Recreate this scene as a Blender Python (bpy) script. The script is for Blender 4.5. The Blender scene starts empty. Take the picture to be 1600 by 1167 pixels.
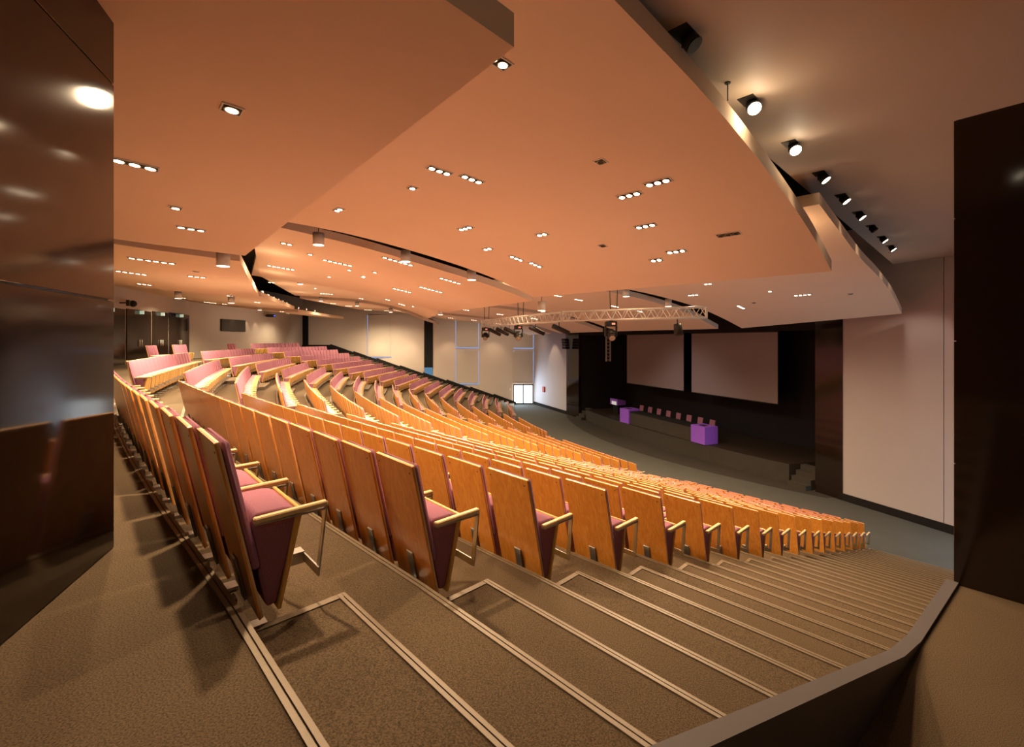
import bpy, bmesh, math, random
from mathutils import Vector, Matrix
random.seed(7)
COL = bpy.context.scene.collection
ZO = 6.24          # the camera's height above the stage-level floor
# ---------------------------------------------------------------- helpers
ORD = ['zeroth','first','second','third','fourth','fifth','sixth','seventh','eighth','ninth','tenth','eleventh','twelfth','thirteenth',
       'fourteenth','fifteenth','sixteenth','seventeenth','eighteenth','nineteenth','twentieth']
def link(o, parent=None):
    COL.objects.link(o)
    if parent: o.parent = parent
    return o
def tag(o, label=None, cat=None, group=None, kind=None):
    if label: o['label'] = label
    if cat: o['category'] = cat
    if group: o['group'] = group
    if kind: o['kind'] = kind
    return o
def thing(name, label, cat, loc=(0,0,0), rz=0.0, group=None):
    o = bpy.data.objects.new(name, None); o.empty_display_size = .2
    o.location = (loc[0], loc[1], loc[2]+ZO); o.rotation_euler = (0,0,rz)
    return tag(link(o), label, cat, group)
class MB:
    def __init__(s): s.b = bmesh.new(); s.mi = 0
    def _fin(s, r0):
        s.b.faces.ensure_lookup_table()
        for f in s.b.faces[r0:]: f.material_index = s.mi
    def box(s, c, d, bev=0, seg=1, M=None):
        n = len(s.b.faces)
        t = bmesh.new()
        bmesh.ops.create_cube(t, size=1, matrix=Matrix.Translation(c) @ Matrix.Diagonal((d[0],d[1],d[2],1)))
        if bev: bmesh.ops.bevel(t, geom=t.edges[:], offset=bev, segments=seg, affect='EDGES', profile=.5)
        s.add(t, M); return s
    def add(s, t, M=None, smooth=False):
        if M is not None: t.transform(M)
        t.verts.ensure_lookup_table()
        vs = [s.b.verts.new(v.co) for v in t.verts]
        for f in t.faces:
            try:
                nf = s.b.faces.new([vs[v.index] for v in f.verts]); nf.material_index = s.mi; nf.smooth = smooth or f.smooth
            except ValueError: pass
        t.free()
    def prism(s, pts, off, bev=0, seg=1, M=None):
        t = bmesh.new(); off = Vector(off)
        a = [t.verts.new(p) for p in pts]; b = [t.verts.new(Vector(p)+off) for p in pts]
        t.faces.new(a[::-1]); t.faces.new(b)
        n = len(pts)
        for i in range(n): t.faces.new((a[i], a[(i+1)%n], b[(i+1)%n], b[i]))
        bmesh.ops.recalc_face_normals(t, faces=t.faces[:])
        if bev: bmesh.ops.bevel(t, geom=t.edges[:], offset=bev, segments=seg, affect='EDGES', profile=.5)
        s.add(t, M); return s
    def face(s, pts):
        f = s.b.faces.new([s.b.verts.new(p) for p in pts]); f.material_index = s.mi; return s
    def tube(s, p0, p1, r, n=8, r1=None, cap=True):
        p0 = Vector(p0); p1 = Vector(p1); d = p1-p0; L = d.length
        if L < 1e-6: return s
        t = bmesh.new()
        bmesh.ops.create_cone(t, cap_ends=cap, segments=n, radius1=r, radius2=r if r1 is None else r1, depth=L)
        for f in t.faces: f.smooth = len(f.verts) == 4 and n > 6
        s.add(t, Matrix.Translation((p0+p1)/2) @ d.to_track_quat('Z','Y').to_matrix().to_4x4()); return s
    def sphere(s, c, r, seg=16, sc=(1,1,1)):
        t = bmesh.new(); bmesh.ops.create_uvsphere(t, u_segments=seg, v_segments=seg//2, radius=r)
        for f in t.faces: f.smooth = True
        s.add(t, Matrix.Translation(c) @ Matrix.Diagonal((sc[0],sc[1],sc[2],1))); return s
    def quadstrip(s, A, B):
        for i in range(len(A)-1): s.face([A[i], A[i+1], B[i+1], B[i]])
        return s
    def mesh(s, name, mats, merge=False):
        if merge: bmesh.ops.remove_doubles(s.b, verts=s.b.verts[:], dist=1e-4)
        me = bpy.data.meshes.new(name); s.b.to_mesh(me); s.b.free()
        for m in (mats if isinstance(mats,(list,tuple)) else [mats]): me.materials.append(m)
        return me
    def build(s, name, mats, parent=None, recalc=False, merge=False):
        """with no parent the points are room coordinates and the origin goes to the base of the mesh"""
        if recalc: bmesh.ops.recalc_face_normals(s.b, faces=s.b.faces[:])
        o = None
        if parent is None:
            xs = [v.co for v in s.b.verts]
            lo = Vector([min(v[i] for v in xs) for i in range(3)]); hi = Vector([max(v[i] for v in xs) for i in range(3)])
            c = Vector(((lo.x+hi.x)/2, (lo.y+hi.y)/2, lo.z))
            bmesh.ops.translate(s.b, verts=s.b.verts[:], vec=-c)
            o = bpy.data.objects.new(name, s.mesh(name, mats, merge)); o.location = c + Vector((0,0,ZO))
        else:
            o = bpy.data.objects.new(name, s.mesh(name, mats, merge))
        return link(o, parent)
def struct(mb, name, mats, **k):
    return tag(mb.build(name, mats, **k), kind='structure')
def copy_tree(o, parent=None):
    c = o.copy(); COL.objects.link(c); c.parent = parent
    for ch in o.children: copy_tree(ch, c)
    return c
# ---------------------------------------------------------------- materials
def newmat(name):
    m = bpy.data.materials.new(name); m.use_nodes = True
    return m, m.node_tree.nodes, m.node_tree.links, m.node_tree.nodes['Principled BSDF']
def plain(name, c, rough=.6, metal=0, spec=.5, var=0.06, scale=6, emit=None, es=0, coat=0):
    m, N, L, P = newmat(name)
    P.inputs['Roughness'].default_value = rough; P.inputs['Metallic'].default_value = metal
    P.inputs['Specular IOR Level'].default_value = spec
    if coat: P.inputs['Coat Weight'].default_value = coat; P.inputs['Coat Roughness'].default_value = .08
    t = N.new('ShaderNodeTexCoord'); n = N.new('ShaderNodeTexNoise'); n.inputs['Scale'].default_value = scale; n.inputs['Detail'].default_value = 4
    r = N.new('ShaderNodeMapRange'); r.inputs['To Min'].default_value = 1-var; r.inputs['To Max'].default_value = 1+var
    mx = N.new('ShaderNodeVectorMath'); mx.operation = 'SCALE'; mx.inputs[0].default_value = c
    L.new(t.outputs['Object'], n.inputs['Vector']); L.new(n.outputs['Fac'], r.inputs['Value']); L.new(r.outputs['Result'], mx.inputs['Scale'])
    L.new(mx.outputs[0], P.inputs['Base Color'])
    if emit: P.inputs['Emission Color'].default_value = (*emit,1); P.inputs['Emission Strength'].default_value = es
    return m
def wood(name, c1, c2, rough=.32):
    m, N, L, P = newmat(name)
    P.inputs['Roughness'].default_value = rough; P.inputs['Coat Weight'].default_value = .35; P.inputs['Coat Roughness'].default_value = .22
    t = N.new('ShaderNodeTexCoord'); mp = N.new('ShaderNodeMapping'); mp.inputs['Scale'].default_value = (9,9,1.3)
    oi = N.new('ShaderNodeObjectInfo'); ad = N.new('ShaderNodeVectorMath'); ad.operation = 'ADD'
    mu = N.new('ShaderNodeMath'); mu.operation = 'MULTIPLY'; mu.inputs[1].default_value = 37
    L.new(oi.outputs['Random'], mu.inputs[0]); L.new(mu.outputs[0], ad.inputs[1]); L.new(t.outputs['Object'], ad.inputs[0]); L.new(ad.outputs[0], mp.inputs['Vector'])
    n = N.new('ShaderNodeTexNoise'); n.inputs['Scale'].default_value = 3; n.inputs['Detail'].default_value = 6; n.inputs['Distortion'].default_value = 1.6
    L.new(mp.outputs[0], n.inputs['Vector'])
    r = N.new('ShaderNodeValToRGB'); r.color_ramp.elements[0].position = .33; r.color_ramp.elements[1].position = .72
    r.color_ramp.elements[0].color = (*c1,1); r.color_ramp.elements[1].color = (*c2,1)
    L.new(n.outputs['Fac'], r.inputs['Fac'])
    hv = N.new('ShaderNodeHueSaturation'); mr = N.new('ShaderNodeMapRange'); mr.inputs['To Min'].default_value = .86; mr.inputs['To Max'].default_value = 1.08
    L.new(oi.outputs['Random'], mr.inputs['Value']); L.new(mr.outputs[0], hv.inputs['Value']); L.new(r.outputs['Color'], hv.inputs['Color'])
    L.new(hv.outputs['Color'], P.inputs['Base Color'])
    return m
def cloth(name, c, scale=260, amp=.3, rough=.95, big=.12, bump=.15):
    m, N, L, P = newmat(name)
    P.inputs['Roughness'].default_value = rough; P.inputs['Specular IOR Level'].default_value = .15
    t = N.new('ShaderNodeTexCoord')
    n = N.new('ShaderNodeTexNoise'); n.inputs['Scale'].default_value = scale; n.inputs['Detail'].default_value = 3
    n2 = N.new('ShaderNodeTexNoise'); n2.inputs['Scale'].default_value = 1.7
    L.new(t.outputs['Object'], n.inputs['Vector']); L.new(t.outputs['Object'], n2.inputs['Vector'])
    r = N.new('ShaderNodeMapRange'); r.inputs['From Min'].default_value = .3; r.inputs['From Max'].default_value = .7; r.inputs['To Min'].default_value = 1-amp; r.inputs['To Max'].default_value = 1+amp
    r2 = N.new('ShaderNodeMapRange'); r2.inputs['To Min'].default_value = 1-big; r2.inputs['To Max'].default_value = 1+big
    L.new(n.outputs['Fac'], r.inputs['Value']); L.new(n2.outputs['Fac'], r2.inputs['Value'])
    mu = N.new('ShaderNodeMath'); mu.operation = 'MULTIPLY'; L.new(r.outputs[0], mu.inputs[0]); L.new(r2.outputs[0], mu.inputs[1])
    mx = N.new('ShaderNodeVectorMath'); mx.operation = 'SCALE'; mx.inputs[0].default_value = c
    L.new(mu.outputs[0], mx.inputs['Scale']); L.new(mx.outputs[0], P.inputs['Base Color'])
    bp = N.new('ShaderNodeBump'); bp.inputs['Strength'].default_value = bump; bp.inputs['Distance'].default_value = .01
    L.new(n.outputs['Fac'], bp.inputs['Height']); L.new(bp.outputs[0], P.inputs['Normal'])
    return m
def glow(name, c, s, base=.8):
    m, N, L, P = newmat(name)
    P.inputs['Base Color'].default_value = (base,base,base,1); P.inputs['Emission Color'].default_value = (*c,1); P.inputs['Emission Strength'].default_value = s
    return m
M = dict(
 wood=wood('beech_veneer', (.60,.205,.026), (.78,.335,.055)),
 edge=wood('pale_wood_edge', (.72,.46,.2), (.82,.56,.28), .4),
 under=wood('birch_seat_underside', (.62,.33,.07), (.74,.42,.11), .4),
 purple=cloth('plum_wool', (.31,.125,.17), 220, .22),
 carpet=cloth('brown_speckled_carpet', (.098,.065,.037), 150, .5, big=.12, bump=.25),
 riser=cloth('carpet_riser', (.11,.085,.06), 110, .3),
 bluecarpet=cloth('grey_lower_carpet', (.075,.07,.06), 110, .3),
 darkcarpet=cloth('dark_apron_carpet', (.045,.036,.03), 90, .25),
 nosing=plain('ribbed_nosing', (.19,.138,.088), .45, .2, var=.15, scale=30),
 steel=plain('brushed_steel', (.42,.40,.37), .38, .85, var=.08),
 pale=plain('pale_bracket', (.55,.6,.55), .5, .3),
 plaster=plain('sail_plaster', (.82,.60,.43), .8, spec=.2, var=.035, scale=1.1),
 soffit=plain('soffit_paint', (.52,.40,.32), .62, spec=.3, var=.03, scale=1),
 wallp=plain('wall_panel_paint', (.56,.46,.39), .75, spec=.2, var=.04, scale=1.3),
 wallw=plain('stage_wall_paint', (.47,.405,.40), .7, spec=.2, var=.04, scale=1),
 gloss=plain('black_gloss_panel', (.016,.008,.005), .09, spec=.45, var=.1, coat=.15),
 black=plain('matt_black', (.012,.010,.010), .75, spec=.2),
 blackstage=plain('stage_black', (.010,.008,.010), .6, spec=.3),
 stagefront=cloth('stage_front_carpet', (.052,.043,.034), 60, .3),
 stagefloor=plain('stage_floor', (.030,.019,.013), .5, spec=.3),
 void=plain('dark_void', (.010,.008,.006), .9, spec=.1),
 screen=plain('projection_screen', (.36,.30,.285), .8, spec=.1, var=.02),
 blind=plain('blind_fabric', (.52,.44,.37), .85, spec=.1, var=.03),
 leak=glow('daylight_leak', (.36,.56,1), .62, .05),
 door=glow('bright_door_glass', (.86,.95,1), 2.2),
 skyglass=glow('blue_dusk_glass', (.10,.36,.62), .5, .03),
 frame=plain('dark_metal_frame', (.03,.035,.045), .4, .5),
 lens=glow('lamp_lens', (1,.80,.55), 14),
 lensoff=plain('lamp_reflector', (.55,.5,.42), .25, .8),
 lensdim=glow('lamp_lens_soft', (1,.82,.6), 5),
 star=glow('bright_spot_lens', (1,.86,.64), 60),
 lampblk=plain('lamp_black', (.018,.014,.012), .5, .3),
 white=plain('white_paint', (.75,.68,.6), .55),
 alu=plain('truss_aluminium', (.80,.76,.68), .35, .25),
 violet=plain('violet_panel', (.30,.10,.68), .5, var=.02),
 violetd=plain('violet_panel_top', (.12,.04,.30), .5, var=.02),
 redled=glow('red_led', (1,.05,.02), .6),
 led=glow('step_led', (.62,.72,1), 9),
 sign=glow('exit_sign', (.6,.8,.55), .6),
 red=plain('red_box', (.42,.06,.03), .5),
)
# ---------------------------------------------------------------- hall geometry (camera at the origin, z up, metres)
LN = {'AR':(-1.979,1.34,.713,.701),'AL':(-7.95,7.557,.847,.578),'BR':(-9.485,9.788,.869,.58),'BL':(-13.783,17.91,.97,.393),
'CR':(-14.585,19.863,.977,.398),'CL':(-17.175,28.716,1.037,.182),'DR':(-18.097,32.039,1.06,.172),'DL':(-17.4,40.9,1.0,-.033)}
def ztop(k): return -.157-.2855*k-.002556*k*k+.000107*k**3
def zfl(k): return ztop(k)-1.02
FL = zfl(17)                       # = -ZO, the lower floor
def pl(n, k): a = LN[n]; return Vector((a[0]+a[2]*k, a[1]+a[3]*k))
SAG = .07
def rowpt(b, k, t):
    R, Lp = pl(b+'R',k), pl(b+'L',k); d = Lp-R; u = d.normalized(); n = Vector((u.y,-u.x))
    return R+d*t-n*SAG*4*t*(1-t)
AX, LX = Vector((.9317,.3633)), Vector((-.3633,.9317))
def hall(a, l): v = AX*a+LX*l; return Vector((v.x,v.y))
WA = 18.7                          # front wall, along the hall axis
def lw(x): return 45.9+.033*(2.2-x)   # left wall line
# right edge of the stairs
SE0, SE1, SE2 = Vector((-.24,1.03)), Vector((4.31,4.535)), Vector((18.5,17.6))
def rb(k):
    R = pl('AR',k); d = (pl('AR',k)-pl('AL',k)).normalized()
    best = None
    for a, b in ((SE0-(SE1-SE0)*.3,SE0),(SE0,SE1),(SE1,SE2)):
        e = b-a; det = d.x*(-e.y)+e.x*d.y
        s = ((a.x-R.x)*(-e.y)+e.x*(a.y-R.y))/det; u = (d.x*(a.y-R.y)-d.y*(a.x-R.x))/det
        if -.001 <= u <= 1.001 and s > 0: best = R+d*s if best is None else best
    return best if best is not None else R+d*2.2
def lbw(k): p = pl('DL',k); return Vector((p.x+.05, lw(p.x)-.02))
def rib(k):
    """points along tread line k from the right stairs to the left wall; marks aisle spans"""
    out = [('RB', rb(k))]
    for b in 'ABCD':
        out += [(b+str(i), rowpt(b,k,i/6)) for i in range(7)]
    out.append(('LB', lbw(k)))
    return out
AISLES = [(0,1),(7,8),(14,15),(21,22),(28,29)]
# ---------------------------------------------------------------- floor and terraces
def V3(p, z): return (p.x, p.y, z)
mb = MB()
c = [hall(-8,-14), hall(30,-14), hall(30,60), hall(-8,60)]
mb.face([V3(p, FL) for p in c])
o = struct(mb, 'floor', M['bluecarpet'])
mb = MB()      # terraces: treads, aisle half steps, risers
NS = .04
ks = [k+NS for k in range(1,18)]
ribs = {}
def R_(k):
    k = round(k,3)
    if k not in ribs: ribs[k] = [p for _, p in rib(k)]
    return ribs[k]
def tread(k0, k1, z, i0, i1):
    A, B = R_(k0), R_(k1)
    for i in range(i0, i1): mb.mi = 0; mb.face([V3(A[i],z), V3(B[i],z), V3(B[i+1],z), V3(A[i+1],z)])
def riser(k, z0, z1, i0, i1):
    A = R_(k)
    for i in range(i0, i1): mb.mi = 1; mb.face([V3(A[i],z0), V3(A[i],z1), V3(A[i+1],z1), V3(A[i+1],z0)])
# upper walkway
w0 = zfl(0)
A = R_(1+NS)
back = [Vector((2.6,-3.2)), *[pl(n,-3.6)+ (Vector((0,0))) for n in ('AR','AL','BR','BL','CR','CL','DR','DL')]]
mb.face([V3(p,w0) for p in [A[0], Vector((3.2,-2.63)), Vector((1,-5)), pl('AR',-5), pl('AL',-3.6), *[A[i] for i in range(7,0,-1)]]])
mb.face([V3(p,w0) for p in [A[7], pl('AL',-3.6), pl('BR',-3.6), A[8]]])
for j,(r_,l_) in enumerate((('BR','BL'),('CR','CL'),('DR','DL'))):
    i = 8+7*j
    for q in range(6):
        a_, b_ = pl(r_,-3.6), pl(l_,-3.6)
        mb.face([V3(A[i+q],w0), V3(a_+(b_-a_)*(q/6),w0), V3(a_+(b_-a_)*((q+1)/6),w0), V3(A[i+q+1],w0)])
for i,(r_,l_) in ((14,('BL','CR')),(21,('CL','DR'))):
    mb.face([V3(A[i],w0), V3(pl(r_,-3.6),w0), V3(pl(l_,-3.6),w0), V3(A[i+1],w0)])
q = pl('DL',-3.6); mb.face([V3(A[28],w0), V3(q,w0), V3(Vector((q.x,lw(q.x))),w0), V3(A[29],w0)])
for k in range(1,18):
    zk, zp = zfl(k), zfl(k-1)
    zh = (zk+zp)/2
    last = k == 17
    for b in range(4):
        i0 = 1+7*b
        if not last: tread(k+NS, k+1+NS, zk, i0, i0+6)
        riser(k+NS, zk, zp, i0, i0+6)
    for i0, i1 in AISLES:
        tread(k+NS, k+.5+NS, zh, i0, i1)
        if not last: tread(k+.5+NS, k+1+NS, zk, i0, i1)
        riser(k+NS, zh, zp, i0, i1); riser(k+.5+NS, zk, zh, i0, i1)
        P0, P1 = R_(k+NS), R_(k+.5+NS)
        for i in (i0, i1):
            mb.mi = 1; mb.face([V3(P0[i],zk), V3(P0[i],zh), V3(P1[i],zh), V3(P1[i],zk)])
terr = struct(mb, 'floor_terraces', [M['carpet'], M['riser']])
# nosings, one run per step edge
def strip(mb, pts, z, w=.046, h=.008):
    for a, b in zip(pts, pts[1:]):
        d = (b-a); 
        if d.length < 1e-4: continue
        d.normalize(); n = Vector((d.y,-d.x))
        for o0, o1, hh in ((-.0,-w*.42,h),(-w*.56,-w,h)):
            p = [a+n*(o0+.006), b+n*(o0+.006), b+n*(o1+.006), a+n*(o1+.006)]
            mb.prism([V3(q,z-.03 if o0==0 else z-.002) for q in p], (0,0,hh+(.03 if o0==0 else .002)))
for k in range(1,18):
    mb = MB()
    strip(mb, R_(k+NS), zfl(k-1))
    for i0, i1 in AISLES:
        strip(mb, [R_(k+.5+NS)[i0], R_(k+.5+NS)[i1]], (zfl(k)+zfl(k-1))/2, .042)
        P0, P1 = R_(k+NS), R_(k+.5+NS); zh = (zfl(k)+zfl(k-1))/2
        for i, j in ((i0,i1),(i1,i0)):
            if (i0,i) in ((0,0),(28,29)): continue
            e = (P0[j]-P0[i]).normalized()
            mb.prism([V3(q,zh-.03) for q in (P0[i]-e*.006, P1[i]-e*.006, P1[i]+e*.036, P0[i]+e*.036)], (0,0,.036))
    struct(mb, 'trim_%d' % k, M['nosing'])
# right landing with its dark stair curb
LZ = -2.37
mb = MB()
mb.face([V3(p,LZ) for p in (SE0, SE1, Vector((9,-1.2)), Vector((7,-6.5)), Vector((3.2,-2.63)))])
mb.face([V3(SE0,LZ), V3(SE0,w0), V3(Vector((3.2,-2.63)),w0), V3(Vector((3.2,-2.63)),LZ)])
struct(mb, 'floor_landing', M['carpet'])
mb = MB()
d = (SE1-SE0).normalized(); n = Vector((d.y,-d.x)); L_ = (SE1-SE0).length
def topz(s):
    kk = ((SE0+d*s).dot(Vector((.722,.692))))+.5
    st = w0-.29*max(kk-1.04,0)-.01
    return max(st, LZ)+.025
sec = []
for i in range(13):
    s = L_*i/12; p = SE0+d*s; zt = topz(s)
    sec.append((p-n*.04, p+n*.05, zt))
for (a0,b0,z0),(a1,b1,z1) in zip(sec, sec[1:]):
    mb.face([V3(a0,z0),V3(a1,z1),V3(b1,z1),V3(b0,z0)])
    mb.face([V3(b0,z0),V3(b1,z1),V3(b1,LZ-.02),V3(b0,LZ-.02)])
    mb.face([V3(a0,z0),V3(a0,FL),V3(a1,FL),V3(a1,z1)])
struct(mb, 'trim_18', plain('curb_rubber', (.10,.085,.085), .55))
# ---------------------------------------------------------------- walls
def wallrun(mb, pts, z0, z1, thick=.15, side=1):
    for a, b in zip(pts, pts[1:]):
        d = (b-a).normalized(); n = Vector((d.y,-d.x))*side
        mb.prism([V3(a,z0),V3(b,z0),V3(b+n*thick,z0),V3(a+n*thick,z0)], (0,0,z1-z0))
ROOF = 4.3
bw = [pl(n,-3.6) for n in ('AL','BR','BL','CR','CL','DR','DL')]
bw.append(Vector((bw[-1].x-.1, lw(bw[-1].x))))
mb = MB(); wallrun(mb, [Vector((-6.2,-1.2))]+bw, w0-.2, ROOF, .2, -1); struct(mb, 'wall_back', M['wallp'])
mb = MB(); wallrun(mb, [Vector((bw[-1].x-.2, lw(bw[-1].x-.2))), Vector((2.3,lw(2.3)))], FL, ROOF, .3, -1); struct(mb, 'wall_left', M['wallp'])
# right wall, out of the picture, closes the hall behind the landing
mb = MB(); wallrun(mb, [Vector((17.2,11.4)), Vector((9.3,1.6)), Vector((8.6,-5.5)), Vector((-6.2,-5.5)), Vector((-6.2,-1.2))], FL, ROOF, .2, 1); struct(mb, 'wall_right', M['soffit'])
def frontwall(name, l0, l1, m, z0=FL, z1=ROOF, a=WA, th=.2):
    mb = MB(); wallrun(mb, [hall(a,l0), hall(a,l1)], z0, z1, th, 1)
    return struct(mb, name, m)
frontwall('wall_front_right', 3.5, 8.98, M['wallw']); frontwall('wall_front_right', 9.0, 12.2, M['wallw'])
frontwall('wall_front_left', 35.1, 42.2, M['wallw'])
frontwall('wall_stage_pillar_right', 12.2, 13.3, M['gloss'], a=WA-.03); frontwall('wall_stage_pillar_left', 33.0, 35.1, M['gloss'], a=WA-.03)
frontwall('wall_stage_header', 13.3, 33.0, M['black'], z0=.46)
# stage box
mb = MB(); wallrun(mb, [hall(WA+.1,13.2), hall(22.6,14.2), hall(22.6,32), hall(WA+.1,33.1)], FL, ROOF, .1, 1); struct(mb, 'wall_stage_back', M['blackstage'])
mb = MB()
for (l0,l1) in ((3.5,12.2),(35.1,42.1)):
    wallrun(mb, [hall(WA-.03,l0), hall(WA-.03,l1)], FL, FL+.28, .03, 1)
struct(mb, 'baseboard_front', M['black'])
# dark roof void above the sails
mb = MB(); mb.prism([V3(p, ROOF) for p in (hall(-22,-16), hall(30,-16), hall(30,62), hall(-22,62))], (0,0,.2)); struct(mb, 'ceiling_void', M['void'])
# stepped dark base of the left wall
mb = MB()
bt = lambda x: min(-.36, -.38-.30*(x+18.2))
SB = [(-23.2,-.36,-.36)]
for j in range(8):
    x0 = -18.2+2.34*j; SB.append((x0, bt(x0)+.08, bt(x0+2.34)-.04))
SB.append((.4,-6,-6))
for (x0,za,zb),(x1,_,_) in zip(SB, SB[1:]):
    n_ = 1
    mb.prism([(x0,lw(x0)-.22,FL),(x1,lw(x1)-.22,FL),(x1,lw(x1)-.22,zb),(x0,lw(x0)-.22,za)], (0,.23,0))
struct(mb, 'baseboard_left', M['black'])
# ---------------------------------------------------------------- glossy piers beside the camera
def panelwall(name, p, d, z0, joints, z1, width, m, th=.3):
    d = Vector(d).normalized(); mb = MB(); zs = [z0]+joints+[z1]; nrm = Vector((d.y,-d.x))
    for a, b in zip(zs, zs[1:]):
        q = [p, p+d*width, p+d*width+nrm*th, p+nrm*th]
        mb.prism([V3(x,a+.004) for x in q], (0,0,b-a-.008), bev=.003)
    q = [p+d*.02+nrm*.02, p+d*(width-.02)+nrm*.02, p+d*(width-.02)+nrm*(th-.02), p+d*.02+nrm*(th-.02)]
    mb.prism([V3(x,z0) for x in q], (0,0,z1-z0-.01))
    return struct(mb, name, m)
panelwall('wall_near_left', Vector((-2.269,2.638)), (.328,-.945), w0, [.23,1.46], 3.0, 4.2, M['gloss'])
panelwall('wall_near_right', SE1+Vector((.02,0)), (.635,-.773), LZ, [-1.2,.0,1.2], 2.16, 5.5, M['gloss'], -.3)
# ---------------------------------------------------------------- acoustic ceiling sails
SLN = {'AR':(-1.685,1.04,.713,.701),'AL':LN['AL'],'BR':(-8.35,8.75,.865,.60),'BL':(-13.92,18.17,.97,.393),'CR':(-14.44,19.38,.977,.398),
'CL':(-17.34,29.29,1.037,.182),'DR':(-18.06,31.44,1.06,.172),'DL':(-17.4,43.5,1.0,-.033)}
PA1 = [(-3.6,2.5),(-1.5,2.1),(0,1.9),(1.1,1.8),(2.9,1.72)]
PA2 = [(1.9,2.62),(3.6,2.53),(5.2,2.41),(7.2,2.11),(9.0,1.72),(10.4,1.27)]
PA3 = [(9.6,2.3),(11.2,2.1),(13.2,1.87),(15.6,1.72),(17.9,1.5),(19.5,1.23),(20.9,.93)]
PB1 = [(-3.6,2.55),(-1.5,2.2),(0,2.0),(1.3,1.88),(3.0,1.78)]
PB2 = [(3.1,2.76),(4.2,2.62),(5.7,2.41),(7.9,1.97),(9.3,1.66),(10.6,1.3)]
PB3 = [(10.5,2.1),(13,1.88),(16,1.58),(18.5,1.15),(20.5,.56)]
PC1 = [(-3.6,2.7),(-1.5,2.4),(0,2.25),(1.3,2.12),(3.2,2.0)]
PC2 = [(3.2,2.95),(4.57,2.9),(6.8,2.76),(8.6,2.46),(10,2.05),(11.2,1.52)]
# section profile, front edge row at the near and far side, droop of the far front corner
SAILS = {('A',0):(PA1,2.38,3.04,0),('A',1):(PA2,10.5,10.15,0),('A',2):(PA3,20.9,20.9,-.38),
 ('B',0):(PB1,2.63,3.35,.1),('B',1):(PB2,10.4,10.95,.1),('B',2):(PB3,20.5,20.5,0),
 ('C',0):(PC1,3.3,3.18,.05),('C',1):(PC2,11.2,11.2,0),('C',2):(PB3,20.3,20.0,0),
 ('D',0):(PC1,3.1,1.6,.1),('D',1):(PC2,11.0,10.6,0),('D',2):(PB3,19.8,19.0,0)}
def prof(p, k):
    # smooth (Catmull-Rom) through the section points
    n = len(p)
    for i in range(n-1):
        if k <= p[i+1][0] or i == n-2:
            (x0,y0),(x1,y1) = p[i],p[i+1]
            m0 = (y1-p[i-1][1])/(x1-p[i-1][0]) if i else (y1-y0)/(x1-x0)
            m1 = (p[i+2][1]-y0)/(p[i+2][0]-x0) if i < n-2 else (y1-y0)/(x1-x0)
            h = x1-x0; t = (k-x0)/h
            return y0*(2*t**3-3*t*t+1)+m0*h*(t**3-2*t*t+t)+y1*(-2*t**3+3*t*t)+m1*h*(t**3-t*t)
def sail(b, ti, k, t):
    """k runs in nominal rows along the section, stretched so that the front edge follows its own line"""
    p_, kr, kl, tilt = SAILS[b,ti]; k0, k1 = p_[0][0], p_[-1][0]
    u = (k-k0)/(k1-k0); kb = k0-(.6*(1-t) if (b,ti) == ('B',1) else 0); ke = kb+(kr+(kl-kr)*t-kb)*u if u > 0 else k
    r, l = SLN[b+'R'], SLN[b+'L']
    a = Vector((r[0]+r[2]*ke, r[1]+r[3]*ke)); c = Vector((l[0]+l[2]*ke, l[1]+l[3]*ke)); p = a+(c-a)*t
    return Vector((p.x, p.y, prof(p_,k)+tilt*t*max(u,0)**2))
BN = {'A':'nearest block','B':'second block','C':'third block','D':'farthest block'}
TN = ['rear','middle','front']
TH = .2
for b in 'ABCD':
    for ti in range(3):
        mb = MB(); k0, k1 = SAILS[b,ti][0][0][0], SAILS[b,ti][0][-1][0]
        if b == 'A' and ti == 0: k0 = -6.0
        nk, nt = 26, 4
        G = [[sail(b,ti,k0+(k1-k0)*i/nk,j/nt) for j in range(nt+1)] for i in range(nk+1)]
        vb = [[mb.b.verts.new(p) for p in r] for r in G]; vt = [[mb.b.verts.new(p+Vector((0,0,TH))) for p in r] for r in G]
        for i in range(nk):
            for j in range(nt):
                mb.b.faces.new((vb[i][j],vb[i+1][j],vb[i+1][j+1],vb[i][j+1])); mb.b.faces.new((vt[i][j],vt[i][j+1],vt[i+1][j+1],vt[i+1][j]))
            for j in (0,nt): mb.b.faces.new((vb[i][j],vb[i+1][j],vt[i+1][j],vt[i][j]))
        for j in range(nt):
            for i in (0,nk): mb.b.faces.new((vb[i][j],vb[i][j+1],vt[i][j+1],vt[i][j]))
        o = mb.build('ceiling_sail', M['plaster'], recalc=True)
        tag(o, 'curved peach acoustic ceiling sail, %s of three, hung above the %s of seats' % (TN[ti], BN[b]), 'ceiling panel', 'acoustic ceiling sails')
        # the rear face of front sails is lit plaster closing the slot
# flat soffit over the right aisle
SOZ = 2.76
mb = MB()
sp = lambda u,v,z=SOZ: Vector(((u-800)/(533-v)*z, 723/(533-v)*z))
d46 = Vector((.713,.701)); e0 = Vector((1.08,3.73))-Vector((.70,-.713))*.35
pE = e0+d46*18.9
q = [e0-d46*9, pE, pE+Vector((.70,-.713))*9.5, e0-d46*9+Vector((.70,-.713))*9.5]
mb.prism([V3(p,SOZ) for p in q], (0,0,.25)); struct(mb, 'ceiling_right', M['soffit'])
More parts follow.
